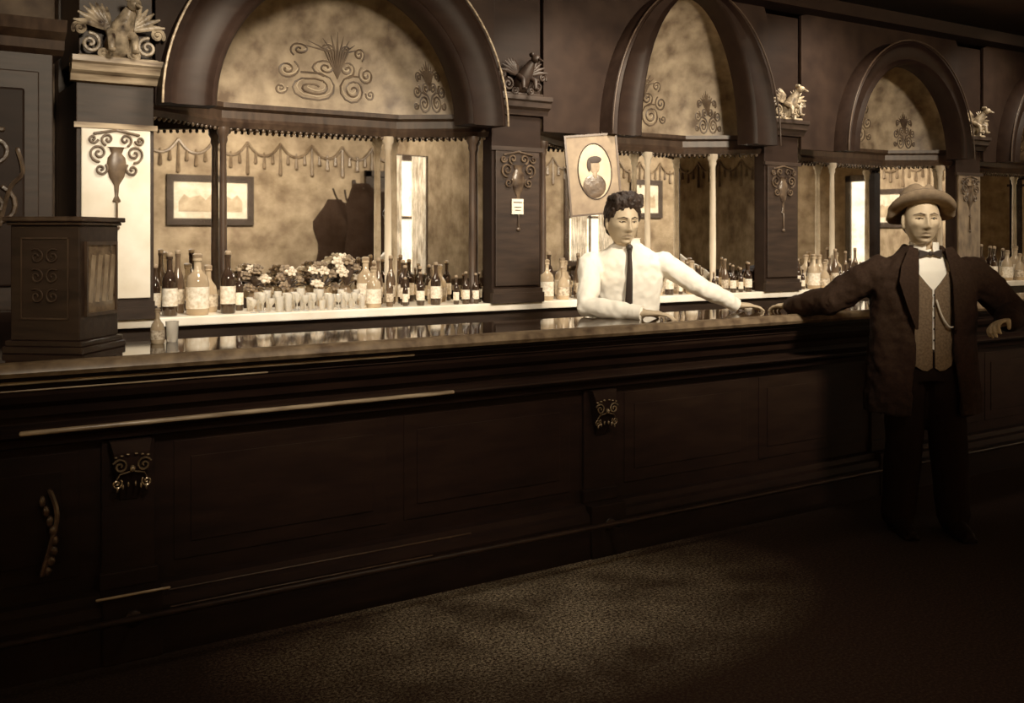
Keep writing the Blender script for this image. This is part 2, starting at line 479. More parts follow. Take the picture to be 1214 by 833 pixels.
hg = [xf(ell((0, .022, .040), (.085, .096, .092), 24, 16), H), xf(ell((0, .05, -.01), (.077, .064, .078), 20, 14), H)]
for k in range(9):
    x0 = -.055 + k * .0145
    q_ = .006 * math.sin(k * 2.1)
    hg.append(xf(tube([(x0 * .9 - .004, -.078 + abs(x0) * .35, .074 - abs(x0) * .25 + q_), (x0 + .006, -.082 + abs(x0) * .3, .108 - abs(x0) * .3 + q_), (x0 + .010, -.045, .134 - abs(x0) * .3 - q_), (x0 * .95, .02, .132 - abs(x0) * .3), (x0 * .9, .07, .09)], [.009, .016, .020, .019, .012], 8), H))
for f in (-1, 1):
    hg.append(xf(tube([(f * .066, -.045, .062), (f * .077, -.02, .035), (f * .078, -.012, .0)], [.012, .011, .006], 8), H))
meshobj('hair', voxel(hg, .0035, 1, fold=.008, fs=30), 'hair', e)

# customer ---------------------------------------------------------
hRc = Matrix.Rotation(math.radians(-6), 3, 'Z') @ Matrix.Rotation(math.radians(-2), 3, 'X')
Pc = dict(head=(-.022, -.03, 1.553), headR=hRc, hs=1.10, neck=(-.01, 0, 1.405),
          trunk=[(.80, .15, .10, .0), (.92, .15, .10, .0), (1.05, .145, .095, .0), (1.2, .165, .105, .01), (1.3, .185, .1, .015), (1.36, .15, .08, .015), (1.40, .07, .06, .015)],
          armR=((-.215, .01, 1.30), (-.43, .12, 1.14), (-.565, .35, 1.10)), handR=((-.35, .8, -.06), (.9, .3, 0)),
          armL=((.235, .01, 1.30), (.44, -.02, 1.09), (.31, -.21, 1.06)), handL=((-.75, -.45, -.05), (.35, -.6, .35)),
          curlR=(.3,), curlL=(.62, .05, 1.0, .8), brow='brow',
          legR=((-.09, .0, .84), (-.10, -.01, .46), (-.12, .02, .09)), legL=((.09, .0, .84), (.11, -.03, .46), (.14, -.02, .09)))
e, body, surf, H = build_person((4.475, 3.10, 0), rotc, 'man in felt hat, dark coat, vest and bow tie', Pc)
sr = [(.88, .17, .115, 0), (1.05, .165, .11, 0), (1.2, .18, .115, .005), (1.3, .185, .11, .01), (1.36, .14, .09, .012), (1.395, .075, .068, .01), (1.41, .062, .062, .008)]
meshobj('shirt', voxel([torso(sr)], .008, 2, fold=.002), 'shirt', e)
geo('collar', shell(math.radians(14), math.radians(346), 30, [(1.385, .080, .080, .0), (1.41, .072, .074, .0), (1.44, .069, .072, -.004)], .006, 2), 'shirt', e, smooth=True)
geo('bow_tie', merge(ell((.0, -.087, 1.385), (.012, .010, .013), 12, 8), loft([[V((-.008, -.090, 1.380)), V((-.008, -.090, 1.392)), V((-.008, -.080, 1.392)), V((-.008, -.080, 1.380))], [V((-.056, -.088, 1.364)), V((-.056, -.088, 1.406)), V((-.056, -.078, 1.406)), V((-.056, -.078, 1.364))]]),
                     loft([[V((.008, -.090, 1.380)), V((.008, -.090, 1.392)), V((.008, -.080, 1.392)), V((.008, -.080, 1.380))], [V((.056, -.088, 1.364)), V((.056, -.088, 1.406)), V((.056, -.078, 1.406)), V((.056, -.078, 1.364))]])), 'tie', e, bevel=.002)
zs = [.84, .87, .90, .94, 1.0, 1.06, 1.12, 1.18, 1.21, 1.24, 1.27, 1.30, 1.33, 1.36]
rows = []
for z in zs:
    a = .190 + .02 * max(0, (z - 1.05)) / .3; b_ = .130
    if z > 1.3: a -= (z - 1.3) * .9; b_ -= (z - 1.3) * .35
    gp_ = 0.02
    if z > 1.21: gp_ = .02 + (z - 1.21) * 3.6
    rows.append((z, a, b_, .005, gp_, 2 * math.pi - gp_))
vg = shell(0, 0, 60, rows, .010, 2.3)
vv = []
for p in vg[0]:
    if p.z < .91:
        k = abs(p.x)
        if p.y < 0 and k < .1:
            pt = max(0, .05 - abs(k - .04))
            p = V((p.x, p.y, p.z - pt * .6 * ((.91 - p.z) / .07)))
        else:
            p = V((p.x, p.y, p.z + (.91 - p.z) * .7))
    vv.append(p)
vest = geo('vest', (vv, vg[1]), 'vest', e, smooth=True)
for k in range(6):
    geo('button', ell((0, -.129, .91 + k * .055), (.006, .004, .006), 10, 6), 'tie', vest, smooth=True)
geo('watch_chain', tube(smooth_path([(.008, -.137, 1.16), (.03, -.140, 1.09), (.065, -.139, 1.035), (.092, -.133, 1.03)]), .0042, 6), 'metal', e, smooth=True)
jr = []
for z, a, b_, gx in ((.60, .285, .175, .13), (.70, .28, .172, .12), (.78, .275, .168, .11), (.86, .268, .162, .10), (.95, .260, .156, .096), (1.05, .256, .152, .093), (1.15, .257, .152, .092), (1.22, .260, .150, .090), (1.275, .255, .142, .088), (1.32, .228, .128, .084), (1.36, .175, .112, .078), (1.395, .12, .096, .074), (1.425, .09, .088, .072)):
    s = min(.95, (gx / a)) ** (2.4 / 2)
    an = math.asin(min(.98, s))
    jr.append((z, a, b_, .01, an, 2 * math.pi - an))
sl = []
for sd in ('R', 'L'):
    sh, el, wr = [V(p) for p in Pc['arm' + sd]]
    w2 = el.lerp(wr, .93)
    sl.append(tube([sh, sh.lerp(el, .3), sh.lerp(el, .7), el, el.lerp(w2, .4), el.lerp(w2, .8), w2], [.080, .086, .082, .076, .070, .060, .050], 18))
jk = meshobj('jacket', voxel([shell(0, 0, 60, jr, .018)] + sl, .008, 2, fold=.013, fs=10), 'jacket', e)
for f in (-1, 1):
    pts_in = [(.074, -.094, 1.41), (.083, -.126, 1.325), (.092, -.146, 1.24), (.094, -.152, 1.12), (.098, -.152, 1.02)]
    pts_out = [(.105, -.082, 1.42), (.160, -.122, 1.325), (.178, -.144, 1.25), (.146, -.154, 1.14), (.102, -.156, 1.02)]
    rings = []
    for a, b_ in zip(pts_in, pts_out):
        rings.append([V((f * (a[0] - .01), a[1] - .006, a[2])), V((f * b_[0], b_[1] - .01, b_[2])), V((f * b_[0], b_[1] + .0, b_[2])), V((f * (a[0] - .01), a[1] + .006, a[2]))])
    geo('lapel', loft(rings), 'jacket', jk, bevel=.002)
for sd in ('R', 'L'):
    sh, el, wr = [V(p) for p in Pc['arm' + sd]]
    geo('shirt_cuff', tube([el.lerp(wr, .86), el.lerp(wr, 1.03)], [.038, .036], 18, round_=False), 'shirt', e, smooth=True)
tr = [torso([(.76, .165, .115, 0), (.88, .168, .115, 0), (.96, .16, .11, 0)])]
for sd in ('R', 'L'):
    hp, kn, an = [V(p) for p in Pc['leg' + sd]]
    tr.append(tube([hp, kn, an + V((0, 0, -.01))], [.105, .092, .08], 16))
meshobj('trousers', voxel(tr, .010, 2, fold=.005), 'trouser', e)
meshobj('hair', voxel([xf(ell((0, .024, .034), (.078, .090, .084), 20, 14), H), xf(ell((0, .05, -.02), (.074, .058, .06), 20, 14), H)], .005, 1), 'brow', e)
HM = H @ Matrix.Translation((0, .014, .043)) @ Matrix.Rotation(math.radians(-19), 4, 'X')
prof = [(.083, .0), (.088, .012), (.088, .03), (.086, .06), (.079, .088), (.064, .106), (.045, .110), (.02, .098), (.004, .094)]
n = 48; vs, fs = [], []
allp = [(.140, .026), (.145, .020), (.141, .011), (.130, .003), (.113, -.001), (.095, -.003)] + prof
def brim(a, r):
    t = max(0, (r - .09) / .05)
    return -.036 * math.cos(a) ** 2 * t + (.012 * t if math.sin(a) < 0 else -.008 * t) + .007 * math.sin(2 * a + .5) * t
for (r, z) in allp:
    for i in range(n):
        a = 2 * math.pi * i / n
        rr = r * (1 + .13 * abs(math.sin(a)) ** 2)
        x, y, zq = rr * math.cos(a), rr * math.sin(a), z
        if r > .093: zq += brim(a, r)
        if z > .045 and r < .09:
            zq -= .022 * math.exp(-((x - .004) / .022) ** 2)
            if y < 0: x *= 1 - .26 * min(1, -y / .08)
        vs.append(V((x, y, zq)))
for j in range(len(allp) - 1):
    for i in range(n):
        k = (i + 1) % n
        fs.append((j * n + i, j * n + k, (j + 1) * n + k, (j + 1) * n + i))
fs.append(tuple(range((len(allp) - 1) * n, len(allp) * n)))
hat = geo('felt_hat', xf((vs, fs), HM), 'felt', e, smooth=True, label='soft grey felt hat with creased crown')
sm = hat.modifiers.new('t', 'SOLIDIFY'); sm.thickness = .004; sm.offset = -1
vs = []; fs = []
for z in (.004, .030):
    for i in range(n):
        a = 2 * math.pi * i / n; rr = .0905 * (1 + .13 * abs(math.sin(a)) ** 2)
        vs.append(V((rr * math.cos(a), rr * math.sin(a), z)))
for i in range(n):
    k = (i + 1) % n; fs.append((i, k, n + k, n + i))
bd = geo('hat_band', xf((vs, fs), HM), 'band', hat, smooth=True)
sm = bd.modifiers.new('t', 'SOLIDIFY'); sm.thickness = .002; sm.offset = 1

# ------------------------------------------------------------------ room
def struct(name, g, m):
    return geo(name, g, m, kind='structure')
U0, U1, V0, V1, ZC = -2.5, 13.0, -1.3, 5.62, 3.3
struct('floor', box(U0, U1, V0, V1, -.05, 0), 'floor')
struct('ceiling', box(U0, U1, V0, V1, ZC, ZC + .05), 'ceil')
struct('wall_back', box(U0, U1, V1, V1 + .08, 0, ZC), 'wallp')
struct('wall_front', box(U0, U1, V0 - .08, V0, 0, ZC), 'wallf')
struct('wall_left', box(U0 - .08, U0, V0, V1, 0, ZC), 'wallf')
struct('wall_right', box(U1, U1 + .08, V0, V1, 0, ZC), 'wallf')
struct('trim_1', box(U0, U1, V0, V0 + .03, 0, .95), 'wains')
struct('trim_2', extr([(V0, 2.75), (V0 + .05, 2.78), (V0 + .07, 2.86), (V0, 2.9)], U0, U1), 'wains')
struct('trim_3', box(U1 - .03, U1, V0, V1, 0, .9), 'wains')
struct('trim_4', box(U0, U0 + .03, V0, V1, 0, .9), 'wains')
sw = []
for i in range(36):
    a = -2.2 + i * .42
    sw.append(tube(smooth_path([(a, V0 + .012, 2.62), (a + .1, V0 + .014, 2.5), (a + .21, V0 + .016, 2.46), (a + .32, V0 + .014, 2.5), (a + .42, V0 + .012, 2.62)], 3), .018, 6))
    for q, L in ((0, .34), (.1, .2), (.21, .26), (.32, .2)):
        sw.append(tube([(a + q, V0 + .012, 2.58 - (.08 if q else 0)), (a + q, V0 + .014, 2.58 - L)], [.012, .026], 6))
struct('trim_5', merge(*sw), 'woodl')
def window(n, u0, u1, z0, z1, v=V0):
    t = .08
    g = [box(u0 - t, u0, v, v + .05, z0 - t, z1 + t), box(u1, u1 + t, v, v + .05, z0 - t, z1 + t),
          box(u0 - t, u1 + t, v, v + .07, z1, z1 + t), box(u0 - t, u1 + t, v, v + .1, z0 - t, z0)]
    g += [box(u0, u1, v, v + .03, (z0 + z1) / 2 - .02, (z0 + z1) / 2 + .02), box((u0 + u1) / 2 - .02, (u0 + u1) / 2 + .02, v, v + .03, z0, z1)]
    w = geo('window_%d' % n, merge(*g), 'wains', kind='structure')
    geo('window_pane', box(u0, u1, v + .005, v + .015, z0, z1), 'pane', parent=w)
    for f in (0, 1):
        N = 24
        base = u0 if f == 0 else u1
        W = (u1 - u0) * .36 * (1 if f == 0 else -1)
        fr = []; bk = []
        for k in range(N + 1):
            x = base + W * k / N; y = v + .085 + .018 * math.sin(k * 1.6)
            fr.append((x, y)); bk.append((x, y + .006))
        ring = fr + bk[::-1]
        geo('curtain', loft([[V((x, y, z)) for x, y in ring] for z in (z0 - .02, z1 + .05)]), 'curtain', parent=w, smooth=True)
    return w
window(1, 6.45, 7.3, 1.1, 2.4)
window(2, 9.0, 9.8, 1.1, 2.4)
window(3, 11.2, 12.2, 1.1, 2.4)
g = [box(U1 - .05, U1, .6, .7, .95, 2.4), box(U1 - .05, U1, 2.1, 2.2, .95, 2.4), box(U1 - .05, U1, .6, 2.2, 2.3, 2.4), box(U1 - .08, U1, .6, 2.2, .92, 1.02), box(U1 - .04, U1, 1.38, 1.42, 1.0, 2.3)]
w5 = geo('window_4', merge(*g), 'wains', kind='structure')
geo('window_pane', box(U1 - .02, U1 - .008, .7, 2.1, 1.02, 2.3), 'pane', parent=w5)
for n_, (a, b_) in ((5, (-1.1, -.5)), (6, (.7, 1.3)), (7, (2.4, 3.0))):
    x = U0
    g = [box(x, x + .05, a - .08, a, .95, 2.5), box(x, x + .05, b_, b_ + .08, .95, 2.5), box(x, x + .05, a - .08, b_ + .08, 2.42, 2.5), box(x, x + .08, a - .1, b_ + .1, .92, 1.0), box(x, x + .04, a, b_, 1.68, 1.72)]
    w6 = geo('window_%d' % n_, merge(*g), 'wains', kind='structure')
    geo('window_pane', box(x + .008, x + .02, a, b_, 1.0, 2.42), 'pane', parent=w6)
    for f in (0, 1):
        N = 18; base = a if f == 0 else b_; W = (b_ - a) * .36 * (1 if f == 0 else -1)
        fr = [(x + .085 + .018 * math.sin(k * 1.7), base + W * k / N) for k in range(N + 1)]
        ring = fr + [(p + .006, q) for p, q in fr[::-1]]
        geo('curtain', loft([[V((p, q, z)) for p, q in ring] for z in (.98, 2.48)]), 'curtain', parent=w6, smooth=True)

CS = empty('coat_stand', (5.3, -.8, 0), 'bentwood coat stand heaped with dark coats', 'coat stand')
geo('stand_pole', merge(tube([(5.3, -.8, .05), (5.3, -.8, 2.15)], .03, 10), *[tube(smooth_path([(5.3, -.8, 1.85), (5.3 + .2 * math.cos(a), -.8 + .2 * math.sin(a), 1.9), (5.3 + .28 * math.cos(a), -.8 + .28 * math.sin(a), 2.05)]), .014, 8) for a in (0, 1.57, 3.14, 4.71)],
    *[tube([(5.3, -.8, .2), (5.3 + .3 * math.cos(a), -.8 + .3 * math.sin(a), .012)], .018, 8) for a in (.8, 2.4, 3.9, 5.5)]), 'wood', CS, smooth=True)
for (dx, dy, zt, zb, r) in ((.24, .05, 2.03, .95, .20), (-.26, .08, 1.92, 1.0, .24), (.0, .2, 2.12, 1.1, .2), (.42, .0, 1.8, 1.0, .16)):
    rings = []
    for k in range(11):
        t = k / 10; z = zt + (zb - zt) * t
        rr0 = r * (.45 + .65 * min(1, t * 3.2) + .12 * math.sin(t * 9 + dx * 7))
        rings.append([V((5.3 + dx + .03 * math.sin(t * 6 + dx * 5) + rr0 * math.cos(q) * (1 + .2 * math.sin(5 * q + dx * 9 + t * 3)), -.8 + dy + rr0 * .55 * math.sin(q) * (1 + .16 * math.sin(5 * q)), z)) for q in [2 * math.pi * i / 28 for i in range(28)]])
    geo('hanging_coat', loft(rings), 'jacket', CS, smooth=True)
dg_ = geo('door_1', merge(box(5.75, 6.25, V0, V0 + .04, 0, 2.25), box(5.67, 5.75, V0, V0 + .07, 0, 2.33), box(6.25, 6.33, V0, V0 + .07, 0, 2.33), box(5.67, 6.33, V0, V0 + .07, 2.25, 2.33)), 'wood', kind='structure')
geo('door_panel', merge(box(5.82, 5.97, V0 + .04, V0 + .05, 1.1, 2.1), box(6.03, 6.18, V0 + .04, V0 + .05, 1.1, 2.1)), 'woodm', dg_)

def wall_picture(u0, u1, z0, z1, label):
    e = empty('framed_picture', ((u0 + u1) / 2, V0, z0), label, 'picture')
    t = .08; v = V0
    geo('picture_frame', merge(box(u0, u1, v, v + .04, z0, z0 + t), box(u0, u1, v, v + .04, z1 - t, z1), box(u0, u0 + t, v, v + .04, z0 + t, z1 - t), box(u1 - t, u1, v, v + .04, z0 + t, z1 - t)), 'ink', e)
    geo('picture_sheet', box(u0 + t, u1 - t, v, v + .02, z0 + t, z1 - t), 'card', e)
    a = (u0 + u1) / 2; c = (z0 + z1) / 2; w_ = (u1 - u0) * .5 - t - .06
    def strip(vq):
        return [V((a - w_ + w_ * 2 * k / 12, vq, c - .02 + .09 * abs(math.sin(k * 1.3)))) for k in range(13)] + [V((a + w_ - w_ * 2 * k / 12, vq, c - .14)) for k in range(13)]
    geo('picture_image', loft([strip(v + .024), strip(v + .02)]), 'paperl', e)
wall_picture(3.12, 4.17, 1.6, 2.2, 'dark-framed landscape picture hung on the wallpapered wall')
wall_picture(7.75, 8.45, 1.7, 2.35, 'dark-framed print hung between the windows')
wall_picture(10.2, 10.85, 1.75, 2.35, 'small dark-framed print hung beside the window')
wall_picture(12.3, 12.8, 1.75, 2.3, 'small dark-framed print hung near the corner')

# ------------------------------------------------------------------ back bar
SH = 1.075
ZS = 2.125
BB = empty('back_bar', (5.4, 5.3, 0), 'ornate dark mahogany back bar with arched niches, mirrors and marble shelf', 'back bar')
geo('base_cabinet', merge(box(.875, 10.4, 5.08, 5.6, 0, SH - .05), *[box(.9 + i * .79, .9 + i * .79 + .7, 5.055, 5.09, .15, .93) for i in range(12)]), 'wood', BB, bevel=.004)
geo('shelf_top', box(.875, 10.4, 5.03, 5.6, SH - .045, SH), 'marble', BB, bevel=.006, label='pale marble shelf top')
geo('back_panel', box(.875, 10.4, 5.5, 5.6, SH, 3.1), 'wood', BB)

def spiral(c, r0, turns, flip=1, ang=0, w=.008, pts=26, plane_v=None):
    out = []
    for i in range(pts):
        t = i / (pts - 1)
        a = ang + flip * t * turns * 2 * math.pi
        r = r0 * (1 - .85 * t)
        out.append((c[0] + r * math.cos(a), c[1] + r * math.sin(a)))
    return out
def urn(c, v, s=1.0):
    u, z = c
    g = []
    prof = [(.012, -.17), (.02, -.165), (.008, -.14), (.012, -.09), (.035, -.05), (.046, .0), (.04, .04), (.024, .06), (.034, .085), (.042, .09)]
    l = lathe([(r * s, h * s) for r, h in prof], 16)
    g.append(([V((u + p.x, v + p.y * .35, z + p.z)) for p in l[0]], l[1]))
    for f in (-1, 1):
        for (cx, cz, r, tt, a0) in ((.08, .06, .042, 1.5, -1.6), (.07, -.015, .03, 1.3, 2.4), (.04, .125, .03, 1.2, -1.2), (.105, .125, .022, 1.2, 3.4)):
            sp = [(u + f * s * p[0], z + s * p[1]) for p in spiral((cx, cz), r, tt, 1, a0)]
            g.append(tube([V((a, v - .006, b_)) for a, b_ in sp], .0055 * s, 6))
        g.append(tube([V((u + f * .1 * s, v - .006, z + .15 * s)), V((u, v - .006, z + .17 * s))], .006 * s, 6))
    g.append(tube([V((u, v - .004, z - .17 * s)), V((u, v - .004, z - .28 * s))], .006 * s, 6))
    g.append(ell((u, v - .004, z - .29 * s), (.015 * s, .008, .012 * s), 10, 6))
    return merge(*g)

def carved_figure(u, v, z, k_=1.0):
    g = [tube([(0, 0, 0), (.01, -.05, .07), (.03, -.08, .13)], [.055, .045, .026], 12),
         ell((.04, -.11, .155), (.028, .034, .027), 14, 10),
         tube([(.045, -.135, .15), (.055, -.165, .135)], [.012, .005], 8)]
    for q in range(7):
        a = q * .45
        g.append(ell((.035 + .025 * math.cos(a + 1), -.10 + .02 * math.sin(a * 2), .17 + .012 * math.sin(a)), (.011, .012, .011), 8, 6))
    for f in (-1, 1):
        for k in range(7):
            a = .25 + k * .22
            L = .185 - k * .012
            g.append(tube([(f * .03, -.02, .06), (f * (.03 + L * .5 * math.cos(a * .8)), -.035, .06 + L * .5 * math.sin(a)), (f * (.03 + L * .8 * math.cos(a * .9)), -.045 + .006 * k, .04 + L * math.sin(a))], [.009, .013, .004], 8, flat=.5, up=(0, 1, 0)))
        g.append(tube([(f * .035, -.04, .05), (f * .045, -.10, .02), (f * .045, -.105, -.03)], [.022, .016, .012], 8))
        g.append(ell((f * .045, -.115, -.035), (.016, .026, .010), 10, 6))
        for (cx, cz, r, a0) in ((.11, .0, .04, 1.5), (.15, .055, .028, -.5), (.06, -.035, .025, 2.5)):
            g.append(tube([V((f * p[0], -.03, p[1])) for p in spiral((cx, cz), r, 1.5, 1, a0)], .0075, 6))
    g.append(tube([(-.15, -.02, -.055), (.15, -.02, -.055)], .010, 8))
    return xf(merge(*g), Matrix.Translation((u, v, z)) @ Matrix.Scale(k_, 4))

PC = [1.05, 3.32, 5.60, 7.87, 10.15]
PS = ['cream', 'wood', 'wood', 'woodl', 'wood']
for i, c in enumerate(PC):
    h = .175
    p = geo('pillar', merge(box(c - h, c + h, 5.03, 5.5, SH, 2.19), box(c - h + .01, c + h - .01, 5.02, 5.5, 2.3, 3.05)), 'arch' if i else 'wood', BB, bevel=.004)
    geo('pillar_base', merge(box(c - h - .01, c + h + .01, 5.005, 5.03, SH, SH + .06), box(c - h, c + h, 5.01, 5.03, SH + .06, SH + .085)), 'wood', p)
    geo('pillar_panel', box(c - h + .02, c + h - .02, 5.015, 5.032, SH + .1, 1.975), PS[i], p, bevel=.004, label='cream enamelled pillar panel' if PS[i] == 'cream' else None)
    geo('capital', merge(extr([(5.03, 2.185), (5.0, 2.19), (4.99, 2.22), (4.965, 2.235), (4.96, 2.265), (4.945, 2.275), (4.945, 2.3), (5.03, 2.3)], c - h - .03, c + h + .03),
                         box(c - h - .012, c + h + .012, 5.01, 5.03, 1.975, 2.0)), 'edge' if i in (0,) else 'wood', p)
    geo('urn_ornament', urn((c, 1.80), 5.013, 1.0), 'orn' if PS[i] == 'cream' else 'giltd', p, smooth=True, label='urn and scroll relief')
    geo('carved_figure', carved_figure(c, 4.99, 2.36, 1.15 if i == 0 else .95), 'gilt' if i != 1 else 'wood', p, smooth=True, label='carved winged figure among scrolls on the pillar head')

def arch(c, uL, uR, rx, rz, ox, oz, cols, splay, bead='woodm'):
    z0 = 2.10; vr = 4.86; n = 40
    prof = [(0, .14), (0, .03), (.06, .01), (.12, .0), (.18, .02), (.24, .035), (.72, .035), (.80, .02), (.88, .0), (.94, .01), (1, .02), (1, .14)]
    rings = []
    for i in range(n + 1):
        a = math.pi * i / n
        rings.append([V((c + (rx + (ox - rx) * f) * math.cos(a), vr + dv, z0 + (rz + (oz - rz) * f) * math.sin(a))) for f, dv in prof])
    A = geo('arch', loft(rings), 'arch', BB, smooth=True, label='projecting dark moulded arch')
    rr = [V((c + (ox + .004) * math.cos(math.pi * i / n), vr, z0 + (oz + .004) * math.sin(math.pi * i / n))) for i in range(n + 1)]
    geo('arch_bead', tube(rr, .006, 8), bead, A, smooth=True)
    vs, fs = [], []
    for vv_ in (5.0, 5.02):
        for i in range(n + 1):
            a = math.pi * i / n
            ca, sa = math.cos(a), math.sin(a)
            vs.append(V((c + rx * ca, vv_, z0 + rz * sa)))
            W = (uR - c) if ca > 0 else (c - uL); Hh = 3.1 - z0
            k = min(W / max(abs(ca), 1e-6), Hh / max(sa, 1e-6))
            vs.append(V((c + k * ca, vv_, max(z0, z0 + k * sa))))
    N = 2 * (n + 1)
    for i in range(n):
        a = 2 * i
        fs += [(a, a + 1, a + 3, a + 2), (N + a, N + a + 2, N + a + 3, N + a + 1), (a, a + 2, N + a + 2, N + a), (a + 1, N + a + 1, N + a + 3, a + 3)]
    geo('spandrel', (vs, fs), 'span', BB)
    hw = (uR - uL) / 2 - .01; cc = (uL + uR) / 2
    def D(t, ph, off=0):
        ca, sa = math.cos(t), math.sin(t)
        x = (hw - off) * math.copysign(abs(ca) ** .72, ca) * math.cos(ph)
        y = (.46 - off) * (abs(sa) ** .72) * math.cos(ph)
        return V((cc + x, 5.0 + y, ZS + .98 * math.sin(ph) - off * .5))
    vs, fs = [], []
    nt_, np_ = 40, 16
    for j in range(np_ + 1):
        for i in range(nt_ + 1):
            vs.append(D(math.pi * i / nt_, math.pi / 2 * j / np_))
    for j in range(np_):
        for i in range(nt_):
            a = j * (nt_ + 1) + i
            fs.append((a, a + 1, a + nt_ + 2, a + nt_ + 1))
    dm = geo('niche_dome', (vs, fs), 'dome', BB, smooth=True, label='painted plaster half dome with scrollwork')
    for (t0, p0, k_) in ((math.pi * .47, .14, 1.2), (math.pi * .25, .10, .9)):
        gd, gl = [], []
        for f in (-1, 1):
            for (dx, dz, r, tt, a0) in ((.10, .06, .095, 2.2, 1.2), (.06, .19, .055, 1.7, -1.4), (.20, .16, .06, 1.7, 2.2), (.15, .29, .045, 1.5, -1), (.05, .31, .03, 1.3, .5), (.225, .04, .035, 1.4, 3)):
                sp = [(f * p[0] * k_, p[1] * k_) for p in spiral((dx, dz), r, tt, 1, a0, pts=26)]
                gd.append(tube([D(t0 + a * .7, max(.03, p0 + b_ * .8), .001) for a, b_ in sp], .0065, 5))
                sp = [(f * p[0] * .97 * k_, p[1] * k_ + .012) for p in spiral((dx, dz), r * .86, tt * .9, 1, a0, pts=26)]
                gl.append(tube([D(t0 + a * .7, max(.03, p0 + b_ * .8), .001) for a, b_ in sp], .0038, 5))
        for k in range(-4, 5):
            gd.append(tube([D(t0, p0 + .12, .001), D(t0 + k * .012 * k_, p0 + .24 * k_, .002), D(t0 + k * .028 * k_, p0 + (.34 - abs(k) * .02) * k_, .001)], [.003, .008, .002], 5))
        geo('scroll_ornament', merge(*gd), 'scroll', dm, smooth=True)
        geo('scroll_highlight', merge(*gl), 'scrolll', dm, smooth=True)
    path = [(uL, 5.1), (cc - .52, 5.42), (cc + .52, 5.42), (uR, 5.1)]
    rings = []
    for (pu, pv) in path:
        rings.append([V((pu, pv + dv, ZS + dz)) for dv, dz in ((-.03, -.07), (-.045, -.04), (-.03, -.02), (-.03, .02), (-.06, .035), (-.06, .06), (.04, .06), (.04, -.07))])
    lt = geo('lintel', loft(rings), 'woodm', BB)
    bd = []
    for (a, b_) in zip(path, path[1:]):
        L = math.hypot(b_[0] - a[0], b_[1] - a[1]); k = int(L / .035)
        for q in range(k):
            t = (q + .5) / k
            bd.append(ell((a[0] + (b_[0] - a[0]) * t, a[1] + (b_[1] - a[1]) * t - .02, ZS - .078), (.010, .010, .012), 8, 5))
    geo('bead_trim', merge(*bd), 'giltd', lt, smooth=True)
    geo('mirror', box(uL, splay, 5.472, 5.485, SH, ZS + .02), 'mirror', BB, label='large silvered mirror pane')
    a, b_ = V((splay, 5.47, 0)), V((uR - .005, 5.12, 0))
    d = (b_ - a).normalized(); nn = V((d.y, -d.x, 0))
    if nn.y > 0: nn = -nn
    q = [a, b_, b_ - nn * .012, a - nn * .012]
    geo('side_mirror', loft([[p + V((0, 0, SH)) for p in q], [p + V((0, 0, ZS + .02)) for p in q]]), 'mirror', BB, label='splayed narrow mirror pane')
    geo('mirror_rail', box(uL, splay, 5.44, 5.472, SH, SH + .05), 'wood', BB)
    for (cu, cv, mt) in cols:
        r = .019
        geo('column', lathe([(r * 1.7, 0), (r * 1.7, .03), (r * 1.2, .04), (r * 1.5, .055), (r, .075), (r * 1.12, .3), (r * 1.05, .6), (r * .9, ZS - .07 - SH - .09), (r * 1.3, ZS - .07 - SH - .07), (r * 1.2, ZS - .07 - SH - .05), (r * 1.8, ZS - .07 - SH - .03), (r * 1.8, ZS - .07 - SH)], 18, (cu, cv, SH)), mt, BB, smooth=True)

arch(2.187, 1.225, 3.145, .70, .72, .96, .98, [(1.675, 5.40, 'woodm'), (2.655, 5.40, 'column'), (3.06, 5.11, 'woodm')], 2.70, 'edge')  # pale bead paints a highlight along this arch rim only
arch(4.66, 3.495, 5.425, .49, .96, .74, 1.0, [(4.66, 5.40, 'column'), (5.17, 5.28, 'column'), (3.58, 5.13, 'woodm')], 5.03)
arch(6.91, 5.775, 7.695, .64, .70, .78, .88, [(5.84, 5.13, 'woodm'), (6.60, 5.40, 'column'), (7.6, 5.11, 'column')], 7.3)
arch(9.01, 8.045, 9.975, .64, .70, .78, .88, [(8.12, 5.13, 'woodm'), (9.5, 5.36, 'column')], 9.6)
geo('cornice', extr([(5.02, 3.08), (4.9, 3.1), (4.86, 3.18), (5.6, 3.18), (5.6, 3.08)], .86, 10.4), 'arch', BB)

sg = empty('notice_card', (3.31, 5.0, 1.60), 'small white printed card pinned to the dark pillar', 'card')
geo('card_sheet', box(3.27, 3.35, 5.002, 5.01, 1.60, 1.69), 'card', sg)
geo('card_print', merge(box(3.28, 3.34, 4.999, 5.003, 1.668, 1.673), box(3.285, 3.335, 4.999, 5.003, 1.640, 1.644), box(3.29, 3.33, 4.999, 5.003, 1.622, 1.626)), 'ink', sg)

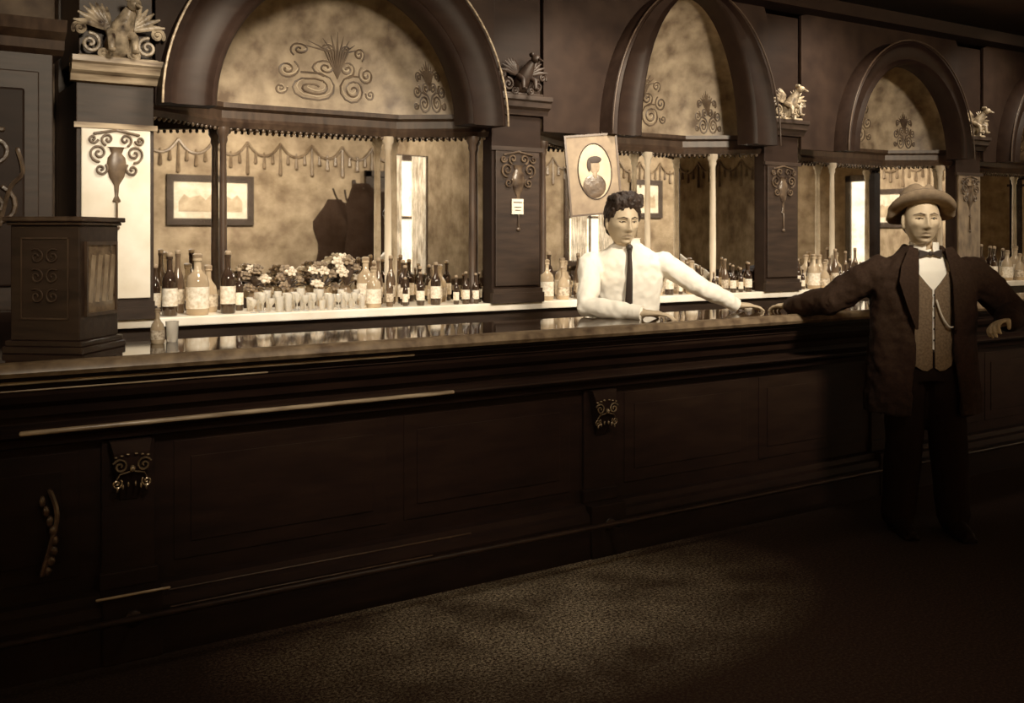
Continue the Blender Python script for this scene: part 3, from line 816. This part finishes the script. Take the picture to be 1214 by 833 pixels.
# ------------------------------------------------------------------ tall cupboard by the wall
TC = empty('tall_cupboard', (.2, 5.2, 0), 'tall dark carved wooden cupboard with heavy cornice', 'cupboard')
geo('body', box(-.5, .76, 4.92, 5.6, 0, 2.3), 'wood', TC, bevel=.005)
geo('cornice', extr([(4.92, 2.28), (4.88, 2.3), (4.87, 2.34), (4.82, 2.37), (4.8, 2.42), (5.6, 2.42), (5.6, 2.28)], -.56, .80), 'woodm', TC)
for a in (-.44, .16):
    d = geo('door', box(a, a + .54, 4.9, 4.925, .12, 2.2), 'wood', TC, bevel=.006)
    geo('door_panel', merge(box(a + .06, a + .48, 4.885, 4.903, 1.25, 2.12), box(a + .06, a + .48, 4.885, 4.903, .2, 1.15)), 'arch', d, bevel=.01)
    geo('door_knob', ell((a + .5 if a < 0 else a + .04, 4.885, 1.2), (.015, .02, .015), 12, 8), 'brass', d, smooth=True)
    sc = []
    for f, zc in ((1, 1.85), (-1, 1.6)):
        sp = spiral((a + .36, zc), .09, 1.5, f, 1.2)
        sc.append(tube([V((x, 4.878, z)) for x, z in sp], .011, 6))
    sc.append(tube(smooth_path([(a + .45, 4.878, 1.85), (a + .47, 4.87, 1.75), (a + .42, 4.87, 1.68), (a + .38, 4.878, 1.52)]), [.01] * 13, 6))
    geo('carved_scroll', merge(*sc), 'giltd', d, smooth=True)

# ------------------------------------------------------------------ bar counter
BC = empty('bar_counter', (4.2, 3.88, 0), 'long dark polished mahogany bar counter with moulded front and brass rail', 'bar counter')
BT = 1.06
UL, UR = -.55, 9.2
geo('countertop', box(UL, UR, 3.64, 4.12, BT - .04, BT), 'top', BC, bevel=.003)
geo('countertop_edge', extr([(3.645, BT + .0), (3.62, BT + .004), (3.6, BT - .008), (3.59, BT - .03), (3.6, BT - .045), (3.645, BT - .045)], UL, UR), 'woodl', BC, smooth=True, label='pale rounded front edge')  # front edge one tone paler than the counter
geo('body', box(UL + .05, UR - .05, 3.74, 4.08, 0, BT - .04), 'woodb', BC)
geo('cornice_moulding', extr([(3.74, BT - .045), (3.63, BT - .045), (3.63, BT - .06), (3.65, BT - .068), (3.655, BT - .085), (3.66, BT - .115), (3.675, BT - .14), (3.7, BT - .16), (3.71, BT - .19), (3.74, BT - .195)], UL + .02, UR - .02), 'woodb', BC)
for (v_, z_, r_, ue) in ((3.632, .993, .0055, 1.9), (3.653, .965, .003, 1.3), (3.663, .822, .009, 2.1)):  # bright left run imitates the highlight, dark run continues where it ends
    geo('bead_moulding', tube([(UL + .02 if z_ > .9 else .47, v_, z_), (ue, v_, z_)], r_, 8), 'edge', BC, smooth=True, label='bead moulding with highlight painted in')
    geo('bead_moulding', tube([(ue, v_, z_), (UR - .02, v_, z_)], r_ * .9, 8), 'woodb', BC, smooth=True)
geo('ledge_moulding', extr([(3.74, .84), (3.69, .835), (3.665, .825), (3.665, .81), (3.69, .795), (3.70, .77), (3.74, .76)], UL + .2, UR - .02), 'woodb', BC)
geo('plinth', merge(extr([(3.74, .24), (3.70, .235), (3.69, .21), (3.67, .2), (3.66, .17), (3.66, 0), (3.74, 0)], UL + .03, UR - .02)), 'woodb', BC)
geo('plinth_bead', tube([(.70, 3.645, .235), (.94, 3.645, .235)], .005, 8), 'edge', BC, smooth=True, label='short bead with painted highlight')  # short bright runs painted in as highlight lines on the plinth
geo('plinth_bead', tube([(.55, 3.655, .15), (.68, 3.655, .15)], .004, 8), 'edge', BC, smooth=True, label='short bead with painted highlight')
geo('plinth_bead', tube([(.95, 3.688, .212), (2.2, 3.688, .212)], .004, 8), 'woodm', BC, smooth=True)
geo('plinth_bead', tube([(.95, 3.660, .16), (2.0, 3.660, .16)], .004, 8), 'woodm', BC, smooth=True)
g = []
for k in range(8):
    z = .34 + k * .034
    g.append(ell((.555 + .022 * math.sin(k * .55), 3.722 - .012 * math.sin(k * .4), z), (.016 - .0008 * k, .012, .020), 8, 6))
g.append(tube(smooth_path([(.54, 3.72, .33), (.565, 3.71, .43), (.585, 3.71, .53), (.565, 3.72, .61)]), .009, 6))
geo('carved_scroll', merge(*g), 'giltd', BC, smooth=True, label='carved trailing leaf scroll')
pu = [-.32, .82, 2.92, 4.98, 7.0, 9.0]
for a, b_ in zip(pu, pu[1:]):
    x0, x1 = a + .16, b_ - .16
    mid = (x0 + x1) / 2
    for (p, q) in ((x0, mid - .04), (mid + .04, x1)):
        geo('front_panel', merge(box(p, q, 3.736, 3.742, .30, .73), box(p + .06, q - .06, 3.732, 3.737, .36, .67)), 'woodb', BC, bevel=.002)
for c in pu:
    p = geo('pilaster', merge(box(c - .09, c + .09, 3.722, 3.742, .24, .76), box(c - .1, c + .1, 3.712, 3.742, .24, .3), box(c - .1, c + .1, 3.65, 3.742, .0, .24)), 'woodb', BC, bevel=.005)
    geo('corbel_block', loft([[V((c + x * w, 3.715 - d_, z)) for x in (-1, 1)] + [V((c + x * w, 3.735, z)) for x in (1, -1)] for z, d_, w in ((.55, .0, .03), (.6, .02, .04), (.66, .045, .05), (.72, .04, .06), (.76, .03, .07))]), 'woodb', p)
    g = []
    for f in (-1, 1):
        g.append(tube([V((c + f * x, 3.665, z)) for x, z in spiral((.04, .675), .026, 1.5, 1, .5)], .004, 6))
        g.append(tube([V((c + f * x, 3.672, z)) for x, z in spiral((.05, .615), .018, 1.4, 1, 2.5)], .0035, 6))
        g.append(tube([V((c, 3.668, .655)), V((c + f * .04, 3.668, .648)), V((c + f * .05, 3.672, .63))], .003, 6))
        for k in range(3):
            g.append(ell((c + f * (.012 + .018 * k), 3.672, .60 - .008 * k + .01), (.004, .006, .010), 8, 6))
            g.append(ell((c + f * (.014 + .02 * k), 3.668, .715 - .004 * k), (.007, .006, .004), 8, 6))
    g.append(ell((c, 3.662, .665), (.010, .012, .013), 12, 8))
    geo('carved_leaf', merge(*g), 'brass', p, smooth=True, label='carved leaf work with glints put in as bright metal')  # bright metal colour imitates glints on the dark carving
rail = geo('foot_rail', tube([(UL, 3.50, .2), (UR, 3.50, .2)], .012, 14), 'raild', BC, smooth=True, label='tarnished foot rail')
for c in pu:
    geo('rail_bracket', merge(tube([(c, 3.66, .15), (c, 3.58, .16), (c, 3.50, .2)], .010, 8), ell((c, 3.645, .15), (.03, .012, .03), 12, 8)), 'raild', rail, smooth=True)

# ------------------------------------------------------------------ countertop cabinet box
CB = empty('countertop_cabinet', (.654, 3.958, BT), 'dark carved wooden cabinet with glazed side standing on the bar', 'cabinet', rot=math.atan2(-.650, .758), local=True)
geo('base', merge(box(-.15, .15, -.15, .15, 0, .025), box(-.143, .143, -.143, .143, .025, .045)), 'wood', CB, bevel=.004)
geo('body', box(-.13, .13, -.13, .13, .045, .45), 'wood', CB, bevel=.004)
geo('lid', merge(box(-.15, .15, -.15, .15, .462, .48), box(-.14, .14, -.14, .14, .45, .462)), 'woodm', CB, bevel=.004)
g = []
for f in (-1, 1):
    for zq in (.2, .27, .34):
        g.append(tube([V((x, -.133, z)) for x, z in [(f * p[0], p[1]) for p in spiral((.03, zq), .028, 1.4, 1, 1)]], .003, 6))
g.append(merge(box(-.09, .09, -.134, -.13, .12, .125), box(-.09, .09, -.134, -.13, .402, .407), box(-.09, -.085, -.134, -.13, .12, .407), box(.085, .09, -.134, -.13, .12, .407)))
geo('carved_front', merge(*g), 'woodm', CB, smooth=True)
gp = geo('glass_panel', box(.13, .133, -.09, .1, .14, .38), 'glasspanel', CB)
geo('panel_frame', merge(box(.13, .14, -.1, .11, .128, .14), box(.13, .14, -.1, .11, .38, .392), box(.13, .14, -.1, -.09, .14, .38), box(.13, .14, .1, .11, .14, .38)), 'woodm', CB)
for k in range(4):
    geo('display_card', xf(box(.133, .1345, -.013, .013, -.085, .085), Matrix.Translation((0, -.055 + k * .045, .26)) @ Matrix.Rotation(-.15, 4, 'X')), 'vase', gp)

# ------------------------------------------------------------------ bottles, glasses
def make_proto(kind):
    e = empty('bottle', (0, 0, 0), '', 'bottle', local=True)
    if kind == 0:
        pr = [(.034, 0), (.038, .006), (.038, .17), (.034, .195), (.018, .22), (.014, .235), (.0135, .285), (.016, .287), (.016, .3)]; lab = (.0385, .05, .14)
    elif kind == 1:
        pr = [(.03, 0), (.034, .006), (.034, .16), (.028, .2), (.016, .235), (.0125, .26), (.0125, .305), (.015, .307), (.015, .32)]; lab = (.0345, .05, .13)
    elif kind == 2:
        pr = [(.04, 0), (.046, .008), (.048, .1), (.04, .135), (.022, .16), (.015, .175), (.015, .215), (.02, .218), (.02, .225)]; lab = (.0485, .03, .095)
    elif kind == 3:
        pr = [(.024, 0), (.028, .005), (.028, .15), (.02, .185), (.012, .2), (.011, .25), (.014, .252), (.014, .262)]; lab = (.0285, .04, .12)
    else:
        pr = [(.046, 0), (.052, .008), (.052, .15), (.045, .18), (.025, .2), (.017, .215), (.017, .25), (.022, .252), (.022, .265)]; lab = (.0525, .03, .13)
    mt = ['glassd', 'glassa', 'glassl', 'glassd', 'glassl'][kind]
    geo('bottle_glass', lathe(pr, 20), mt, e, smooth=True)
    geo('label', lathe([(lab[0] - .001, lab[1]), (lab[0], lab[1]), (lab[0], lab[2]), (lab[0] - .001, lab[2])], 20), 'label' if kind in (0, 3, 4) else 'labeld', e, smooth=True)
    r, z = pr[-1]
    geo('stopper', lathe([(r * .9, z), (r * 1.0, z + .004), (r * 1.05, z + .015), (r * .6, z + .022)], 14), 'cork', e, smooth=True)
    return e
LB = ['dark glass whiskey bottle with pale paper label on the marble shelf', 'tall amber wine bottle with tan label on the marble shelf',
      'squat pale glass decanter bottle with tan label', 'slim dark bottle with pale paper label', 'broad pale glass flagon with large paper label']
protos = {}
def copy_thing(src, loc, sc=1.0, rot=0):
    o = src.copy(); COL.objects.link(o); o.location = loc; o.scale = (sc, sc, sc); o.rotation_euler = (0, 0, rot)
    for ch in src.children:
        c = ch.copy(); COL.objects.link(c); c.parent = o
    return o
def place_bottle(kind, u, v, group, sc=1.0, z=SH):
    if kind not in protos:
        e = make_proto(kind); protos[kind] = e
        e.location = (u, v, z); e.scale = (sc,) * 3
    else:
        e = copy_thing(protos[kind], (u, v, z), sc, random.uniform(-1, 1))
    e['label'] = LB[kind]; e['group'] = group; e['category'] = 'bottle'
    return e
grp = 'bottles on the back bar shelf'
for k, u, v, s in [(0, 1.325, 5.13, .98), (3, 1.29, 5.27, .9), (4, 1.465, 5.14, 1.08), (0, 1.62, 5.14, 1.0), (1, 1.41, 5.3, .95), (2, 1.56, 5.28, 1.0), (3, 1.73, 5.3, .8)]:
    place_bottle(k, u, v, grp, s)
seq = [1, 0, 3, 2, 0, 3, 0, 4, 3, 0, 4, 1, 0, 2, 3]
def run(u0, u1, n, smin=.72, smax=.95, dv=.1, v0=5.12):
    for i in range(n):
        u = u0 + (u1 - u0) * i / (n - 1)
        v = v0 + (dv if i % 2 else 0)
        place_bottle(seq[(i * 4 + int(u0 * 3)) % len(seq)], u, v, grp, random.uniform(smin, smax))
run(2.43, 2.87, 10, .55, .92, dv=.10)
run(2.48, 2.72, 4, .75, 1.0, dv=.0, v0=5.335)
run(2.94, 3.07, 3, .55, .62, dv=.0, v0=5.09)
run(3.6, 3.92, 6)
run(3.65, 3.9, 3, .9, 1.05, 0, 5.34)
run(4.3, 5.02, 15, .5, .86)
run(4.35, 4.93, 7, .7, .88, 0, 5.335)
run(5.10, 5.33, 4, .58, .70, 0, 5.09)
run(5.93, 6.9, 17, .55, .92)
run(5.98, 6.8, 8, .8, .95, 0, 5.335)
run(8.2, 9.2, 11, .9, 1.1)

def glass_geo(k):
    if k == 0:
        return lathe([(.02, 0), (.022, .003), (.024, .06), (.026, .08), (.024, .08), (.021, .01)], 16)
    return lathe([(.024, 0), (.024, .003), (.004, .008), (.004, .04), (.012, .048), (.025, .065), (.027, .095), (.025, .095), (.01, .052)], 16)
gm = [None, None]
for i in range(42):
    row = i % 3
    k = 1 if (i * 7) % 5 < 3 else 0
    u = 1.735 + (i // 3) * .047 + row * .014
    v = 5.085 + row * .07
    nm = ['whiskey_glass', 'wine_glass'][k]
    if gm[k] is None:
        o = geo(nm, glass_geo(k), 'crystal', smooth=True); gm[k] = o
    else:
        o = gm[k].copy(); COL.objects.link(o)
    o.location = (u, v, SH); sz = random.uniform(.62, .86); o.scale = (sz, sz, sz * random.uniform(1.0, 1.5))
    o['label'] = 'clear straight tumbler standing in rows on the marble shelf' if k == 0 else 'clear stemmed glass standing in rows on the marble shelf'
    o['category'] = 'glass'; o['group'] = 'glassware on the back bar shelf'
o = gm[0].copy(); COL.objects.link(o); o.location = (1.05, 4.03, BT); o.scale = (1, 1, 1)
o['label'] = 'clear tumbler on the bar beside the carved cabinet'; o['category'] = 'glass'
if 'group' in o: del o['group']
e = place_bottle(2, .985, 3.99, grp, .55, BT)
e['label'] = 'small squat pale bottle on the bar beside the cabinet'
del e['group']

def flowers(u, v, dark, h, seed):
    rnd = random.Random(seed)
    e = empty('flower_arrangement', (u, v, SH), ('dark' if dark else 'pale') + ' blossoms and leaves in a glazed vase on the shelf', 'flowers', local=True, group='flower arrangements on the shelf')
    geo('vase', lathe([(.025, 0), (.03, .005), (.038, .04), (.03, .08), (.02, .10), (.028, .11), (.024, .11), (.015, .10)], 18), 'vase', e, smooth=True)
    heads = []
    for i in range(9):
        a = i * 2.4; r = .012 + .010 * i
        heads.append(V((r * math.cos(a), r * math.sin(a) * .4, h - .0045 * i * i * .4 + rnd.uniform(-.014, .014))))
    geo('stem', merge(*[tube([(0, 0, .08), (p.x * .5, p.y * .5, .11 + (p.z - .11) * .5), p], .0025, 5) for p in heads]), 'leaf', e)
    lv = []
    for i in range(12):
        a = rnd.uniform(0, 6.28); r = rnd.uniform(.05, .10); z = rnd.uniform(.11, h - .03)
        lv.append(tube([(0, 0, .11), (r * .5 * math.cos(a), r * .3 * math.sin(a), z), (r * math.cos(a), r * .4 * math.sin(a), z + .01)], [.003, .018, .003], 6, flat=.2))
    geo('leaves', merge(*lv), 'leaf', e, smooth=True)
    for p in heads:
        s_ = rnd.uniform(.8, 1.35)
        tl = Matrix.Rotation(rnd.uniform(.3, 1.0), 3, 'X')
        g = [ell(p, (.014 * s_, .014 * s_, .012 * s_), 8, 6)]
        for k in range(6):
            R = tl @ Matrix.Rotation(k * 6.283 / 6, 3, 'Z')
            g.append(ell(p + R @ V((.018 * s_, 0, .002)), (.015 * s_, .011 * s_, .006 * s_), 8, 5, R))
        for k in range(4):
            R = tl @ Matrix.Rotation(k * 6.283 / 4 + .4, 3, 'Z')
            g.append(ell(p + R @ V((.009 * s_, 0, .010 * s_)), (.010 * s_, .008 * s_, .008 * s_), 8, 5, R))
        geo('blossom', merge(*g), ('flowd' if dark else 'flowl') if rnd.random() < .8 else ('flowl' if dark else 'flowd'), e, smooth=True)
for i, (u, v, dk, h) in enumerate([(1.84, 5.38, 1, .21), (2.04, 5.38, 1, .20), (2.23, 5.38, 1, .22), (2.39, 5.40, 0, .27)]):
    flowers(u, v, dk, h, i)

PP = empty('oval_portrait', (3.86, 4.95, 1.60), 'oval portrait print on a greyish mat hung at a slight tilt', 'picture', rot=math.radians(-20), local=True)
tilt = Matrix.Rotation(math.radians(-5), 4, 'Y')
w_, h_ = .17, .50
geo('picture_frame', xf(merge(box(-w_, w_, -.01, .01, 0, .012), box(-w_, w_, -.01, .01, h_ - .012, h_), box(-w_, -w_ + .012, -.01, .01, .012, h_ - .012), box(w_ - .012, w_, -.01, .01, .012, h_ - .012)), tilt), 'frame', PP)
geo('picture_sheet', xf(box(-w_ + .012, w_ - .012, -.004, .006, .012, h_ - .012), tilt), 'paper', PP)
geo('oval_ground', xf(ell((0.01, -.005, .27), (.105, .004, .17), 32, 10), tilt), 'paperl', PP, smooth=True)
geo('oval_rim', xf(tube([V((.01 + .108 * math.cos(a), -.007, .27 + .172 * math.sin(a))) for a in [2 * math.pi * k / 40 for k in range(41)]], .004, 6, round_=False), tilt), 'ink', PP)
geo('portrait_figure', xf(merge(ell((.01, -.010, .30), (.033, .004, .045), 20, 8), ell((.008, -.009, .25), (.016, .004, .03), 12, 6)), tilt), 'cork', PP, smooth=True)
geo('portrait_dress', xf(merge(ell((.0, -.008, .18), (.075, .004, .075), 20, 8)), tilt), 'giltd', PP, smooth=True)
geo('portrait_hair', xf(merge(ell((.012, -.0115, .340), (.045, .004, .024), 20, 8), ell((-.026, -.0115, .31), (.014, .004, .04), 12, 6)), tilt), 'ink', PP, smooth=True)
geo('hanging_wire', tube([(.04, 0, h_ - .01), (.04, .03, .52)], .002, 5), 'ink', PP)

# ------------------------------------------------------------------ lights
def area(name, loc, target, size, power, col=(1, .94, .86), spread=180):
    l = bpy.data.lights.new(name, 'AREA'); l.energy = power; l.size = size; l.color = col; l.spread = math.radians(spread)
    o = bpy.data.objects.new(name, l); COL.objects.link(o); o.location = loc
    d = V(target) - V(loc); o.rotation_euler = d.to_track_quat('-Z', 'Y').to_euler()
    return o
for u, p in ((.9, 24), (3.3, 42), (5.6, 19)):
    area('key_light', (u, 1.2, 3.15), (u + 1.0, 5.2, 1.72), .5, p, spread=64)  # added key lights, unseen, aimed at the men and back bar
area('floor_fill', (2.4, 2.0, 3.2), (2.3, 2.9, 0), .6, 2.6, spread=70)  # unseen light added to bring out the floor speckle
for u in (1.6, 3.6, 5.8, 8.0):
    d_ = .547 * u + .837 * 4.3
    area('back_bar_fill', (u, 4.3, min(3.2, 1.474 + 266 * d_ / 1200 + .14)), (u + .2, 5.35, 1.15), .3, 14 if u < 7 else 8, spread=110)  # added fill for shelf and mirrors, kept just above the view
for u in (3.8, 7.5, 11):
    area('rear_fill', (u, 1.0, 3.15), (u, -1.3, 1.7), .5, 85, spread=120)  # added fill on the opposite wall, brightens what the mirrors show
area('rear_fill', (-1.0, 1.0, 3.15), (-2.5, 1.0, 1.7), .5, 30, spread=120)  # same added fill for the left wall
w = bpy.data.worlds.new('world'); S.world = w; w.use_nodes = True
w.node_tree.nodes['Background'].inputs[0].default_value = (.5, .4, .3, 1); w.node_tree.nodes['Background'].inputs[1].default_value = .1

# ------------------------------------------------------------------ camera
cd = bpy.data.cameras.new('camera'); cam = bpy.data.objects.new('camera', cd); COL.objects.link(cam)
cam.location = (0, 0, 1.474); cam.rotation_euler = (math.radians(90), 0, rotc)
cd.sensor_width = 36; cd.lens = 1200 / 1214 * 36; cd.shift_y = -137.5 / 1214
cd.clip_start = .05
S.camera = cam
